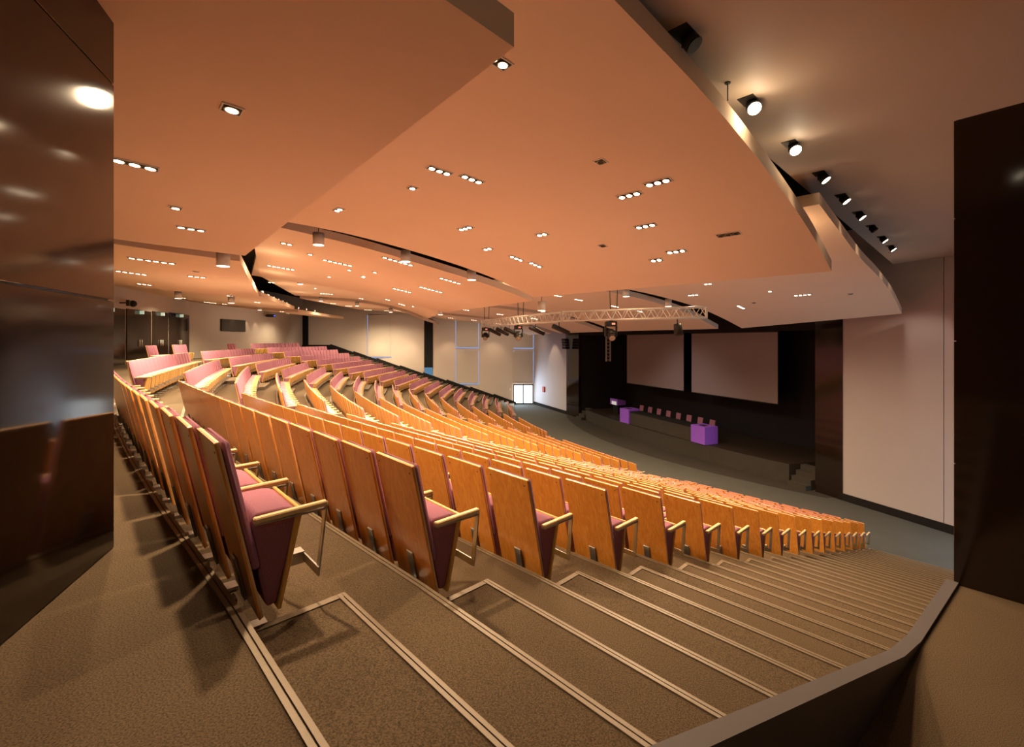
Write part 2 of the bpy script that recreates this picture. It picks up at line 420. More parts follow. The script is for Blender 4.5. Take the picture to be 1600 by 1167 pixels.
# ---------------------------------------------------------------- seats
def lean(z): return .18*(1.02-z)/.85      # backrest slopes from the top (y=0) forward to the foot
ang = math.atan2(.18,.85)
LM = Matrix.Translation((0,0,1.02)) @ Matrix.Rotation(-(math.pi/2-ang)+math.pi/2, 4, 'X')
def bend(mb):                              # local panel frame: x across, y out of the panel (front), z down the slope from the top
    return mb
PM = Matrix.Translation((0,0,1.02)) @ Matrix.Rotation(ang, 4, 'X')   # panel frame: z=0 at the top edge, negative downwards
def rr(w, h, r, n=4):                      # rounded-top outline in x,z (top at 0)
    pts = [(-w/2,-h),(w/2,-h)]
    for i in range(n+1): a = math.pi/2*i/n; pts.append((w/2-r+r*math.cos(a), -r+r*math.sin(a)))
    for i in range(n+1): a = math.pi/2+math.pi/2*i/n; pts.append((-w/2+r+r*math.cos(a), -r+r*math.sin(a)))
    return pts
SW = .482
SEAT_PTS = [(.125,.60),(.15,.655),(.29,.655),(.335,.635),(.345,.60),(.245,.20),(.20,.19)]
UND_PTS = [(.335,.645),(.350,.645),(.362,.62),(.262,.17),(.244,.17)]
def seat_meshes(lod=False):
    bv = 0 if lod else .004
    r = {}
    mb = MB()
    if lod: mb.prism([(x,-.02,z) for x,z in rr(SW,.868,.012,1)], (0,.018,0), M=PM)
    else:
        mb.prism([(x,-.022,z) for x,z in rr(SW,.868,.012)], (0,.010,0), M=PM)          # outer veneer
        mb.mi = 1; mb.prism([(x,-.0118,z) for x,z in rr(SW-.004,.866,.012)], (0,.010,0), M=PM)     # pale core seen on the edge
        mb.mi = 2
        for sx in (-.2,.2): mb.tube(PM@Vector((sx,-.0235,-.05)), PM@Vector((sx,-.02,-.05)), .006, 8)
    r['backrest'] = mb
    mb = MB(); mb.box((0,.019,-.325), (SW-.022,.04,.635), 0 if lod else .02, 2, M=PM); r['back_cushion'] = mb
    mb = MB(); mb.prism([(-.205,y,z) for y,z in SEAT_PTS], (.41,0,0), 0 if lod else .018, 2); r['seat'] = mb
    mb = MB(); mb.prism([(-.215,y,z) for y,z in UND_PTS], (.43,0,0), bv); r['seat_panel'] = mb
    mb = MB(); mb.box((.2535,.298,.662), (.038,.335,.028), 0 if lod else .006, 1, M=Matrix.Translation((0,0,-.02)) @ Matrix.Translation((.0,.265,.662)) @ Matrix.Rotation(.03,4,'X') @ Matrix.Translation((0,-.265,-.662))); r['armrest'] = mb
    mb = MB()
    mb.prism([(.2475,.455,.64),(.2475,.463,.64),(.2475,.423,.30),(.2475,.415,.30)], (.036,0,0), M=Matrix.Translation((-.012,0,0)))
    mb.box((.14,.419,.318),(.262,.008,.045)); mb.box((.015,.36,.315),(.07,.125,.06))
    mb.box((.2535,.295,.622), (.028,.32,.008)); r['arm_bracket'] = mb
    mb = MB(); mb.box((0,-.03,-.74), (.075,.012,.23), bv, 1, M=PM); mb.box((0,.085,.10), (.07,.05,.2)); mb.box((0,.15,.012), (.09,.20,.022)); r['mount_bracket'] = mb
    return r
MATOF = dict(backrest=[M['wood'],M['edge'],M['lampblk']], back_cushion=[M['purple']], seat=[M['purple']], seat_panel=[M['under']], armrest=[M['edge']], arm_bracket=[M['steel']], mount_bracket=[M['steel']])
SM = {n: m.mesh('seat_'+n, MATOF[n]) for n, m in seat_meshes().items()}
for n in ('back_cushion','seat'):
    for p in SM[n].polygons: p.use_smooth = True
armL = SM['armrest'].copy(); armL.transform(Matrix.Translation((-.507,0,0)))
brkL = SM['arm_bracket'].copy(); brkL.transform(Matrix.Translation((-.507,0,0)))
# low mesh for the remaining hundreds of distant, mostly hidden seats
LODV, LODF, LODM = [], [], []
lodm = [M['wood'], M['purple'], M['under'], M['edge'], M['steel']]
for n, mbx in seat_meshes(True).items():
    mi = {'backrest':0,'back_cushion':1,'seat':1,'seat_panel':2,'armrest':3,'arm_bracket':4,'mount_bracket':4}[n]
    o0 = len(LODV); mbx.b.verts.index_update()
    LODV += [v.co.copy() for v in mbx.b.verts]
    for f in mbx.b.faces: LODF.append([o0+v.index for v in f.verts]); LODM.append(mi)
    mbx.b.free()
ROWS = []
for b in 'ABCD':
    for k in range(0,18):
        L_ = (pl(b+'L',k)-pl(b+'R',k)).length; n = int(L_/.505)
        js = range(n)
        if k == 0:
            js = {'A':[], 'B':range(n-3,n), 'C':[0,1,2,n-3,n-2,n-1], 'D':range(0,12)}[b]
        ROWS.append((b,k,n,list(js),L_))
SEATS = []
for b,k,n,js,L_ in ROWS:
    for j in js:
        t = (j+.5)/n
        p = rowpt(b,k,t); d = (pl(b+'R',k)-pl(b+'L',k)).normalized()
        th = math.atan2(d.y,d.x) - math.atan(4*SAG*(1-2*t)/L_)
        SEATS.append((b,k,j,n,p,th,j==max(js)))
#SEL-BEGIN
SEL = 'A1:0-15 A2:0-15 A3:0-14 A4:0-14 A5:0-14 A6:0-13 A7:0-12 A8:0-8,10 A9:0-5 A10:0-3,5 A11:0-3 A12:0 A13:0 A14:0 A15:0 A16:0 A17:0 B0:15-17 B1:0-16 B2:0-16 B3:0,2-3 B4:0-2 B5:0-3 B6:0-9 B7:0-10 B8:0-7 B9:0-5 B10:0-4 B11:0-3 B12:0-3 B13:0-2 B14:0-2 B15:0-2 B16:0-2 B17:0-1 C0:0-2 C1:0-7 C2:0-7 C3:0-6 C4:0-1,3-4 C5:0 C8:0 D0:0-2 D1:0-2 D2:0-2 D3:0-3 D4:0,2-3 D5:0,3 D6:0 D7:0 D8:0 D9:0 D10:0 D14:0'
#SEL-END
def chosen():
    if SEL is not None:
        s = set()
        for tok in SEL.split():
            h, rs = tok.split(':')
            for r in rs.split(','):
                a, _, c = r.partition('-')
                for j in range(int(a), int(c or a)+1): s.add((h[0], int(h[1:]), j))
        return s
    vis = [(q[4].length,(q[0],q[1],q[2])) for q in SEATS if -.86 < q[4].x/q[4].y]
    return {x for _, x in sorted(vis)[:300]}
IND = chosen()
proto = None
stuffV, stuffF, stuffM, STUFFKEYS = [], [], [], []
RN = lambda k: 'spare row at the very back' if k == 0 else ORD[k]+' row from back'
for b,k,j,n,p,th,last in SEATS:
    if (b,k,j) in IND:
        lab = 'wood-backed plum folding seat, %s, %s, %s from camera end' % (BN[b], RN(k) if k else 'spare back row', ORD[j+1])
        root = thing('auditorium_seat', lab, 'seat', (p.x,p.y,zfl(k)), th, 'folding seats in rows')
        if proto is None:
            for nme in ('backrest','back_cushion','seat','armrest','arm_bracket','mount_bracket'):
                q = link(bpy.data.objects.new(nme, SM[nme]), root)
                if nme == 'seat': link(bpy.data.objects.new('seat_panel', SM['seat_panel']), q)['label'] = 'pale wooden underside of the folded seat'
            proto = root
        else:
            for ch in proto.children: copy_tree(ch, root)
        if last:
            link(bpy.data.objects.new('armrest', armL), root); link(bpy.data.objects.new('arm_bracket', brkL), root)
    else:
        T_ = Matrix.Translation((p.x,p.y,zfl(k))) @ Matrix.Rotation(th,4,'Z'); o0 = len(stuffV)
        stuffV += [T_@v for v in LODV]; stuffF += [[o0+i for i in f] for f in LODF]; stuffM += LODM; STUFFKEYS.append((b,k,j))
me = bpy.data.meshes.new('distant_seats'); me.from_pydata([tuple(v) for v in stuffV], [], stuffF)
for m in lodm: me.materials.append(m)
me.polygons.foreach_set('material_index', stuffM)
o = link(bpy.data.objects.new('auditorium_seats_distant', me)); o.location.z = ZO
tag(o, 'remaining distant or mostly hidden folding seats of the raked blocks', 'seats', kind='stuff')
# ---------------------------------------------------------------- recessed downlights
DL = [('A', 0, [(1.69, 0.237, 1, 't'), (1.14, 0.463, 3, 'k'), (1.6, 0.637, 1, 't'), (1.88, 0.775, 3, 'k')]),
('A', 1, [(3.3, 0.138, 2, 'k'), (4.39, 0.438, 3, 'k'), (4.88, 0.425, 3, 'k'), (4.51, 0.55, 1, 'k'), (4.21, 0.8, 2, 't'), (6.27, 0.675, 3, 't'), (7.24, 0.537, 2, 't'), (7.36, 0.762, 2, 't'), (6.45, 0.163, 3, 't'), (6.6, 0.233, 3, 't'), (7.73, 0.287, 3, 't'), (5.54, 0.2, -1, 't'), (8.58, 0.15, -3, 't'), (8.21, 0.45, -1, 't'), (8.09, 0.75, 3, 'k'), (8.58, 0.738, 3, 'k'), (8.94, 0.3, 3, 't'), (9.19, 0.375, 2, 't')]),
('A', 2, [(15.9, 0.825, 3, 't'), (14.44, 0.613, 2, 't'), (18.32, 0.762, 4, 'k'), (16.46, 0.463, 1, 't'), (17.43, 0.362, 4, 't'), (17.91, 0.163, -1, 't'), (17.91, 0.65, -1, 't')]),
('B', 0, [(1.11, 0.175, 6, 'k'), (0.03, 0.512, 5, 'k'), (1.68, 0.412, 3, 'k'), (-0.3, 0.85, 3, 'k'), (1.82, 0.287, -1, 'k')]),
('B', 1, [(4.06, 0.637, 6, 'k'), (5.46, 0.312, 6, 'k'), (6.64, 0.05, 6, 'k'), (4.71, 0.263, 1, 'k'), (5.89, 0.4, 1, 'k'), (6.42, 0.475, 2, 't'), (5.56, 0.662, 1, 'k'), (6.53, 0.325, 1, 'k'), (8.3, 0.113, 5, 'k'), (8.46, 0.388, 6, 'k'), (7.92, 0.588, 5, 'k'), (4.12, 0.175, 2, 'k')]),
('B', 2, [(13.29, 0.312, 3, 'k'), (14.43, 0.325, 3, 'k'), (16.29, 0.312, 3, 'k'), (17.5, 0.275, 2, 'k')]),
('C', 0, [(1.79, 0.037, 4, 'k'), (1.79, 0.125, 2, 'k'), (-1.41, 0.963, 5, 'k'), (-2.14, 0.775, 2, 'k'), (-0.64, 0.963, 2, 'k'), (2.18, 0.463, 2, 'k')]),
('C', 1, [(5.26, 0.738, 5, 'k'), (7.77, 0.3, 5, 'k'), (3.2, 0.275, 2, 'k'), (4.97, 0.438, 1, 'k'), (8.63, 0.562, 2, 'k'), (9.43, 0.637, 3, 'k'), (7.14, 0.863, 2, 'k'), (10.0, 0.5, 1, 'k')]),
('D', 0, [(-3.6, 0.775, 2, 'k'), (2.03, 0.037, 2, 'k'), (-1.17, 0.688, 2, 'k')]),
('C', 2, [(13.0,.45,3,'k'),(15.2,.5,3,'k'),(17.2,.4,3,'k')]),
('D', 2, [(12.5,.5,3,'k'),(14.6,.45,3,'k'),(16.8,.5,3,'k')]),
('D', 1, [(8.6,.4,4,'k'),(4.11, 0.55, 4, 'k'), (4.11, 0.963, 5, 'k'), (6.06, 0.963, 4, 'k'), (3.83, 0.338, 3, 'k')])]
NW = {1:'single-lamp',2:'two-lamp',3:'three-lamp',4:'four-lamp',5:'five-lamp',6:'six-lamp'}
LIGHTS = []
def downlight(root, n, lit, mod):
    w = mod*n
    mb = MB()     # frame ring and black box set into the sail
    for sx in (-1,1): mb.box((sx*(w/2+.006),0,-.004),(.012,mod+.024,.012))
    for sy in (-1,1): mb.box((0,sy*(mod/2+.006),-.004),(w,.012,.012))
    mb.build('frame', M['white'], root)
    mb = MB(); mb.box((0,0,-.0025),(w,mod,.004)); mb.build('box', M['lampblk'], root)
    for i in range(n):
        x = -w/2+mod*(i+.5)
        mb = MB(); mb.tube((x,0,-.004),(x,0,-.016),mod*.40,16,mod*.42); h = mb.build('lamp_head', M['lensoff'], root)
        mb = MB(); mb.tube((x,0,-.0165),(x,0,-.0185),mod*.34,16); mb.build('lens', M['lens'] if lit else M['lampblk'], h)
for b, ti, ls in DL:
    ls = sorted(ls, key=lambda q: sail(b,ti,q[0],q[1]).length)
    for i, (k,t,n,dr) in enumerate(ls):
        lit = n > 0; n = abs(n); P = sail(b,ti,k,t)
        e = .05; dk = sail(b,ti,k+e,t)-sail(b,ti,k-e,t); dt = sail(b,ti,k,min(t+.01,1))-sail(b,ti,k,max(t-.01,0))
        x = (dk if dr == 'k' else dt).normalized(); zv = dk.cross(dt).normalized()
        if zv.z < 0: zv = -zv
        y = zv.cross(x).normalized()
        Mx = Matrix((x,y,zv)).transposed().to_4x4(); Mx.translation = P+Vector((0,0,ZO))-zv*.001
        o = thing('recessed_downlight', '%s%s recessed downlight in %s sail above %s, %s from the camera' % ('' if lit else 'unlit ', NW[n], TN[ti], BN[b], ORD[i+1]), 'downlight', group='recessed downlights in the sails')
        o.matrix_world = Mx
        downlight(o, n, lit, .125 if b == 'A' else .15)
        if lit: LIGHTS.append((P-zv*.06, n, b, ti))
# ---------------------------------------------------------------- pendant cylinder lamps between the sails
def between(i, k, zz):
    a, b = (('AL','BR'),('BL','CR'),('CL','DR'))[i]
    p, q = SLN[a], SLN[b]
    return Vector(((p[0]+q[0]+(p[2]+q[2])*k)/2, (p[1]+q[1]+(p[3]+q[3])*k)/2, zz))
PEND = [(0,2.5,1.56),(0,4.3,2.22),(0,6.33,2.04),(0,8.2,1.72),(0,10.6,.95),(0,14.3,1.6),(0,16.6,1.35),(1,.5,1.75),(1,2.3,1.62),(1,4.84,2.55),(1,6.86,2.36),(1,8.84,2.02),(1,10.9,1.32),(1,13.5,1.9),(1,16.3,1.6),(2,4.6,2.7),(2,6.8,2.4),(2,8.9,2.0),(2,1.0,2.05)]
for i,(g,k,zz) in enumerate(PEND):
    P = between(g,k,zz)
    o = thing('pendant_cylinder_lamp', 'white cylinder lamp hanging in %s gap between sails, %s from camera' % (['nearest','middle','farthest'][g], ORD[1+sum(1 for q in PEND[:i] if q[0]==g)]), 'ceiling lamp', P, group='cylinder lamps in the sail gaps')
    mb = MB(); mb.tube((0,0,0),(0,0,.28),.125,24); mb.build('lamp_shade', M['white'], o)
    mb = MB(); mb.tube((0,0,-.002),(0,0,-.006),.115,24); mb.build('lens', M['lensdim'], o)
    mb = MB(); mb.tube((0,0,.28),(0,0,ROOF-zz-.01),.008,6); mb.build('cable', M['lampblk'], o)
    LIGHTS.append((P-Vector((0,0,.05)), 2.0, 'P', g))
# spotlights above the front edge of the rear sails (row of small heads in the dark slot)
cnt = 0
for b, ts in (('B',(.15,.3,.45,.6,.75,.9)),('C',(.1,.24,.38,.52,.66,.8,.94)),('D',(.1,.24,.4))):
    for t in ts:
        P = sail(b,0,2.75,t); cnt += 1
        mb = MB()
        o = thing('slot_spotlight', 'small spotlight head in the dark slot behind the rear sails, %s along from camera' % ORD[cnt], 'spotlight', (P.x,P.y,P.z+TH), group='spotlights in the dark ceiling slot')
        mb.tube((0,0,.16),(.10,.03,.13),.07,12); mb.tube((0,0,.0),(0,0,.12),.012,6); mb.build('lamp_head', M['alu'], o)
        mb = MB(); mb.tube((.10,.03,.13),(.106,.032,.129),.055,12); mb.build('lens', M['lensdim'], o)
# ---------------------------------------------------------------- spots on the right soffit
SPOTS = [(1065,52,0),(1170,160,2),(1232,230,2),(1278,272,1),(1310,306,1),(1337,333,1),(1360,352,0),(1378,371,1),(1393,384,1)]
for i,(u,v,st) in enumerate(SPOTS):
    p = d46*(4.0+1.65*i)+Vector((.70,-.713))*(-1.88)
    o = thing('soffit_spotlight', '%s black gimbal spotlight on the right flat soffit, %s from camera' % ('unlit' if st==0 else ('dazzling' if st==2 else 'lit'), ORD[i+1]), 'spotlight', (p.x,p.y,SOZ), math.radians(44), 'gimbal spotlights along the soffit')
    mb = MB(); mb.box((0,0,-.004),(.24,.17,.008)); mb.build('recess_plate', M['lampblk'], o)
    mb = MB(); mb.box((.06,0,-.045),(.02,.09,.09)); mb.build('bracket', M['lampblk'], o)
    mb = MB(); a, bq = Vector((.05,-.02,-.045)), (Vector((.005,-.06,-.115)) if st == 2 else Vector((.055,-.075,-.12))); mb.tube(a,bq,.07,16,.08); h = mb.build('lamp_head', M['lampblk'], o)
    dd = (bq-a).normalized(); mb = MB(); mb.tube(bq+dd*.001,bq+dd*.006,.07,16); mb.build('lens', [M['lampblk'],M['lens'],M['star']][st], h)
o = copy_tree(bpy.data.objects['soffit_spotlight.003']); o.location = (.69,1.38,SOZ+ZO)
o['label'] = 'lit black gimbal spotlight overhead, mirrored as a glow in the right glossy panel'
# suspension cable of the sail
mb = MB(); P = sail('A',1,5.55,0); mb.tube((P.x,P.y-.02,P.z+TH),(P.x,P.y-.02,SOZ),.006,6); mb.tube((P.x,P.y-.02,SOZ-.01),(P.x,P.y-.02,SOZ-.002),.03,10)
tag(mb.build('suspension_cable', M['lampblk']), 'thin vertical suspension cable holding the middle sail from the right soffit', 'cable')
# ---------------------------------------------------------------- lighting truss
def truss_seg(mb, p0, p1, s, bays):
    p0, p1 = Vector(p0), Vector(p1); d = (p1-p0).normalized(); sd = Vector((-d.y,d.x,0)).normalized(); up = Vector((0,0,1))
    C4 = [sd*s/2+up*s/2, -sd*s/2+up*s/2, -sd*s/2-up*s/2, sd*s/2-up*s/2]
    for q in C4: mb.tube(p0+q, p1+q, .025, 8)
    for i in range(bays):
        a = p0+(p1-p0)*(i/bays); c = p0+(p1-p0)*((i+1)/bays); m = (a+c)/2
        for f in range(4):
            q0, q1 = C4[f], C4[(f+1)%4]
            mb.tube(a+q0, m+q1, .011, 5); mb.tube(m+q1, c+q0, .011, 5)
    for e in (p0,p1):
        for f in range(4): mb.tube(e+C4[f], e+C4[(f+1)%4], .02, 6)
T0, T1, T2 = Vector((-1.36,22.8,.86)), Vector((1.75,15.3,.82)), Vector((5.5,13.1,.82))
o = thing('lighting_truss', 'angled aluminium lighting truss hung below the sails before the stage', 'truss', ((T0+T2)/2))
o_ = (T0+T2)/2
for a, c, nb in ((T0,T1,20),(T1,T2,12)):
    mb = MB(); truss_seg(mb, a-o_, c-o_, .30, nb); mb.build('truss_section', M['alu'], o)
HG = [T0+(T1-T0)*.04, T0+(T1-T0)*.55, T1+(T2-T1)*.38]
for h in HG:
    for s in (-.1,.1):
        mb = MB(); mb.tube(h-o_+Vector((s,0,.15)), (h.x+s*2-o_.x, h.y-o_.y, ROOF-.01-o_.z), .014, 6); mb.build('hanging_chain', M['lampblk'], o)
for i, h in enumerate([T0+(T1-T0)*.02, T0+(T1-T0)*.52, T1+(T2-T1)*.36]):
    q = thing('moving_head_light', 'black moving head lamp clamped under the truss, %s' % ['at its far left end','near the middle of its left arm','on its right arm'][i], 'stage light', h-Vector((0,0,.18)))
    mb = MB(); mb.box((0,0,-.10),(.34,.30,.16),.02,1); mb.build('base', M['lampblk'], q)
    mb = MB(); mb.box((0,0,-.012),(.1,.08,.022)); mb.build('hanging_clamp', M['lampblk'], q)
    mb = MB()
    for s in (-1,1): mb.box((s*.17,0,-.33),(.04,.14,.34),.01,1)
    mb.build('yoke', M['lampblk'], q)
    mb = MB(); mb.sphere((0,0,-.42),.15,16,(1,1,1.15)); mb.tube((0,-.04,-.45),(0,-.2,-.55),.11,16); h_ = mb.build('head', M['lampblk'], q)
    mb = MB(); mb.tube((0,-.2,-.55),(0,-.203,-.552),.095,16); mb.build('lens', M['lensoff'], h_)
    mb = MB(); mb.box((.05,-.155,-.1),(.10,.012,.06)); mb.build('display', M['redled'], q)
for i, f in enumerate([.16,.28,.4,.72,.95]):
    h = T0+(T1-T0)*f - Vector((0,0,.18))
    q = thing('profile_spotlight', 'long black profile spotlight under the left truss arm, %s from its far end' % ORD[i+1], 'stage light', h, group='profile spotlights on the truss')
    mb = MB(); mb.tube((0,0,0),(0,0,-.16),.015,6); mb.build('hanging_clamp', M['lampblk'], q)
    mb = MB(); mb.tube((-.2,.1,-.12),(.32,-.16,-.38),.09,12,.075); mb.build('body', M['lampblk'], q)
h = T1+(T2-T1)*.82-Vector((0,0,.18))
q = thing('par_can_light', 'small black par can under the right end of the truss', 'stage light', h)
mb = MB(); mb.tube((0,0,0),(0,0,-.14),.015,6); mb.build('hanging_clamp', M['lampblk'], q)
mb = MB(); mb.tube((0,0,-.14),(.02,-.05,-.46),.11,14,.13); mb.build('body', M['lampblk'], q)
# ---------------------------------------------------------------- stage
SZ = FL+.84
NA = 16
edge = [hall(WA-.75*(1-((l-23.2)/8.7)**2), l) for l in [14.5+17.4*i/NA for i in range(NA+1)]]
mb = MB()
mb.mi = 0; mb.face([V3(p,SZ) for p in edge]+[V3(hall(22.5,31.9),SZ), V3(hall(22.5,14.3),SZ)])
mb.mi = 1
for a, c in zip(edge, edge[1:]): mb.face([V3(a,FL),V3(c,FL),V3(c,SZ),V3(a,SZ)])
for a, c in ((edge[0],hall(22.5,14.3)),(edge[-1],hall(22.5,31.9))): mb.face([V3(a,FL),V3(c,FL),V3(c,SZ),V3(a,SZ)])
struct(mb, 'floor_stage', [M['stagefloor'],M['stagefront']])
mb = MB()      # dark curved apron in front of the stage
ap = [hall(18.45-2.5*(1-((l-23.6)/11.2)**2), l) for l in [12.6+22*i/20 for i in range(21)]]
mb.prism([V3(p,FL+.001) for p in ap]+[V3(hall(WA,34.6),FL+.001), V3(hall(WA,12.6),FL+.001)], (0,0,.012))
struct(mb, 'floor_apron', M['darkcarpet'])
for side, l0 in ((0,13.45),(1,32.0)):      # small stage stairs
    o = thing('stage_stairs', 'dark carpeted stage steps at the %s' % ('near side of the stage by the glossy pillar','far side of the stage')[side], 'stairs', V3(hall(WA+.2,l0+.45),FL), math.atan2(AX.y,AX.x))
    for s in range(4):
        mb = MB(); mb.box((-.55+.28*s+.14,0,.105+.21*s-.105+.0),(.28,.86,.21*(s+1)) ) if False else mb.box((-.55+.28*s+.14,0,.105*(s+1)),(.279,.86,.21*(s+1)))
        mb.build('step', M['stagefront'], o)
def screen(l0, l1, label):
    p, q = hall(21.0,l0), hall(21.0,l1); o = thing('projection_screen', label, 'screen', V3((p+q)/2,-3.2), math.atan2(LX.y,LX.x))
    w = l1-l0
    mb = MB(); mb.box((0,0,1.85),(w,.01,3.66)); mb.build('screen_fabric', M['screen'], o)
    mb = MB(); mb.tube((-w/2,0,0),(w/2,0,0),.03,8); mb.build('bottom_bar', M['lampblk'], o)
    mb = MB(); mb.box((0,-.04,3.76),(w+.2,.2,.2)); mb.build('roller_case', M['lampblk'], o)
    for s in (-1,1):
        mb = MB(); mb.tube((s*w*.4,-.04,3.86),(s*w*.4,-.04,ROOF+3.19),.01,6); mb.build('hanger', M['lampblk'], o)
screen(16.9,22.9,'large grey roller projection screen at the near side of the stage')
screen(23.6,29.7,'large grey roller projection screen at the far side of the stage')
# panel table along the stage edge: curved black front with violet ends
def stage_pt(a,l): return hall(a,l)
ta = math.atan2(LX.y,LX.x)
o = thing('panel_table', 'long black-fronted panel table with violet end blocks on stage edge', 'table', V3(hall(18.45,22.5),SZ), ta)
def loc(a,l): return (l-22.5, -(a-18.45))
def tbox(mb, a0,a1,l0,l1,z0,z1,bev=.01):
    mb.box(((l0+l1)/2-22.5, -((a0+a1)/2-18.45), (z0+z1)/2), (l1-l0, a1-a0, z1-z0), bev, 1)
for l0,l1 in ((18.75,19.75),(25.35,26.35)):
    mb = MB(); tbox(mb,18.05,18.95,l0,l1,0,.92); e_ = mb.build('end_block', M['violet'], o); e_['label'] = 'violet end block'
    mb = MB(); tbox(mb,18.3,18.6,l0+.3,l1-.3,.921,.93,.001); mb.build('inset_screen', M['lampblk'], e_)
mb = MB(); tbox(mb,18.16,18.2,19.76,25.34,0,.78,.004); mb.build('front_panel', M['stagefront'], o)
mb = MB(); tbox(mb,18.12,18.9,19.76,25.34,.78,.82,.006); mb.build('tabletop', M['black'], o)
# lectern
p = hall(20.0,29.4)
o = thing('lectern', 'violet lectern with a pale front panel on a black pedestal', 'lectern', V3(p,SZ), ta)
mb = MB(); mb.box((0,0,.32),(.62,.5,.64),.01,1); mb.build('pedestal', M['black'], o)
mb = MB(); mb.prism([(-.45,.36,.66),(-.45,-.36,.66),(-.45,-.36,.98),(-.45,.36,1.10)],(1.0,0,0),.012,1); h_ = mb.build('desk', M['violet'], o)
mb = MB(); mb.box((.0,.366,.80),(.62,.01,.26),.003,1); mb.build('front_display', plain('pale_display',(.7,.7,.66),.4,emit=(.9,.95,1),es=.35), h_)
mb = MB(); mb.tube((-.1,-.1,1.05),(-.05,.0,1.32),.008,6); mb.sphere((-.05,0,1.33),.02,8); mb.build('microphone', M['lampblk'], h_)
# panel chairs
for i in range(8):
    l = 20.35+.92*i; p = hall(19.9,l)
    o = thing('stage_chair', 'plum upholstered chair behind the panel table, %s from the camera' % ORD[i+1], 'chair', V3(p,SZ), ta, 'chairs behind the panel table')
    mb = MB(); mb.box((0,.0,.46),(.46,.46,.07),.025,2); mb.build('seat', M['purple'], o)
    mb = MB(); mb.prism([(-.2,-.20,.56),(-.2,-.25,.56),(-.2,-.31,.93),(-.2,-.26,.93)],(.4,0,0),.015,2); mb.build('backrest', M['purple'], o)
    for sx in (-1,1):
        for sy in (-1,1):
            mb = MB(); mb.tube((sx*.2,sy*.19,.0),(sx*.18,sy*.17,.43),.012,6); mb.build('leg', M['steel'], o)
    mb = MB()
    for sx in (-1,1): mb.tube((sx*.12,-.2,.44),(sx*.12,-.24,.6),.012,6)
    mb.build('back_support', M['steel'], o)
for i, l in enumerate((23.9,22.4,20.9)):
    p = hall(18.6,l)
    mb = MB(); mb.tube((p.x,p.y,SZ+.822),(p.x,p.y,SZ+.84),.05,10); mb.tube((p.x,p.y,SZ+.83),(p.x-.06,p.y-.06,SZ+1.13),.007,6); mb.sphere((p.x-.06,p.y-.06,SZ+1.14),.02,8)
    tag(mb.build('table_microphone', M['lampblk']), 'thin gooseneck microphone on the panel table, %s from its far end' % ORD[i+1], 'microphone', 'microphones on the panel table')
# line array speaker and truss tower by the far pillar
p = hall(WA-.5,34.3)
o = thing('line_array_speaker', 'black line array speaker hung by the far stage pillar', 'speaker', V3(p,-.65), ta)
for s in range(4):
    mb = MB(); mb.box((0,.02*s,.22*s+.1),(.62,.4,.2),.02,1); mb.build('cabinet', M['lampblk'], o)
mb = MB(); mb.tube((0,0,.9),(0,0,ROOF+.6),.015,6); mb.build('chain', M['lampblk'], o)
p = hall(20.3,31.2)
o = thing('truss_tower', 'short vertical aluminium truss hung in the dark far corner of stage', 'truss', V3(p,-1.6))
mb = MB()
for sx in (-1,1):
    for sy in (-1,1): mb.tube((sx*.16,sy*.16,0),(sx*.16,sy*.16,2.3),.024,6)
for i in range(8):
    z0 = i*.285
    for sx,sy,tx,ty in ((-1,-1,1,-1),(1,-1,1,1),(1,1,-1,1),(-1,1,-1,-1)): mb.tube((sx*.16,sy*.16,z0),(tx*.16,ty*.16,z0+.285),.012,5)
mb.build('truss_section', M['alu'], o)
mb = MB(); mb.tube((0,0,2.3),(0,0,ROOF+1.59),.012,6); mb.build('chain', M['lampblk'], o)
p = hall(22.4,27.5)
# ---------------------------------------------------------------- left wall windows, blinds, doors
def wx(u): 
    X = (u-800)/723
    # intersect with the left wall line
    Y = (45.9+.033*2.2)/(1+.033*X); return X*Y, Y
def wz(v,Y): return (533-v)/723*Y
WN = 0
def blindwin(u0,u1,v0,v1,leaks,cat=None):
    global WN; WN += 1
    x0,Y = wx(u0); x1,_ = wx(u1); z0, z1 = wz(v1,Y), wz(v0,Y)
    mb = MB(); y = Y-.10
    o = MB(); o.box(((x0+x1)/2,y+.045,(z0+z1)/2),(x1-x0,.02,z1-z0)); w = struct(o,'window_%d'%WN, M['wallp'])
    bz = w.location.z
    off = Vector(w.location)-Vector((0,0,ZO))
    mb.box((( x0+x1)/2-off.x, y-off.y, (z0+z1)/2-off.z+.06),(x1-x0-.16,.02,z1-z0-.12)); mb.build('blind', M['blind'], w)
    for s in leaks:
        mb = MB()
        if s == 'l': mb.box((x0+.05-off.x,y-off.y+.02,(z0+z1)/2-off.z),(.07,.02,z1-z0))
        if s == 'r': mb.box((x1-.05-off.x,y-off.y+.02,(z0+z1)/2-off.z),(.07,.02,z1-z0))
        if s == 'b': mb.box(((x0+x1)/2-off.x,y-off.y+.02,z0+.05-off.z),(x1-x0,.02,.10))
        if s == 't': mb.box(((x0+x1)/2-off.x,y-off.y+.02,z1-.05-off.z),(x1-x0,.02,.10))
        mb.build('light_gap', M['leak'], w)
blindwin(574,612,492,559,'lb'); blindwin(711.5,748.5,492,544,'lrb'); blindwin(711.5,748.5,548,600.5,'lrbt')
blindwin(802,834,500,545,'rb'); blindwin(802,834,548,598,'rt')
x,Y = wx(429); 
o = MB(); o.box((x,Y-.06,wz(511,Y)),(.14,.04,wz(490,Y)-wz(532,Y))); struct(o,'window_%d'%(WN+1), M['leak'])
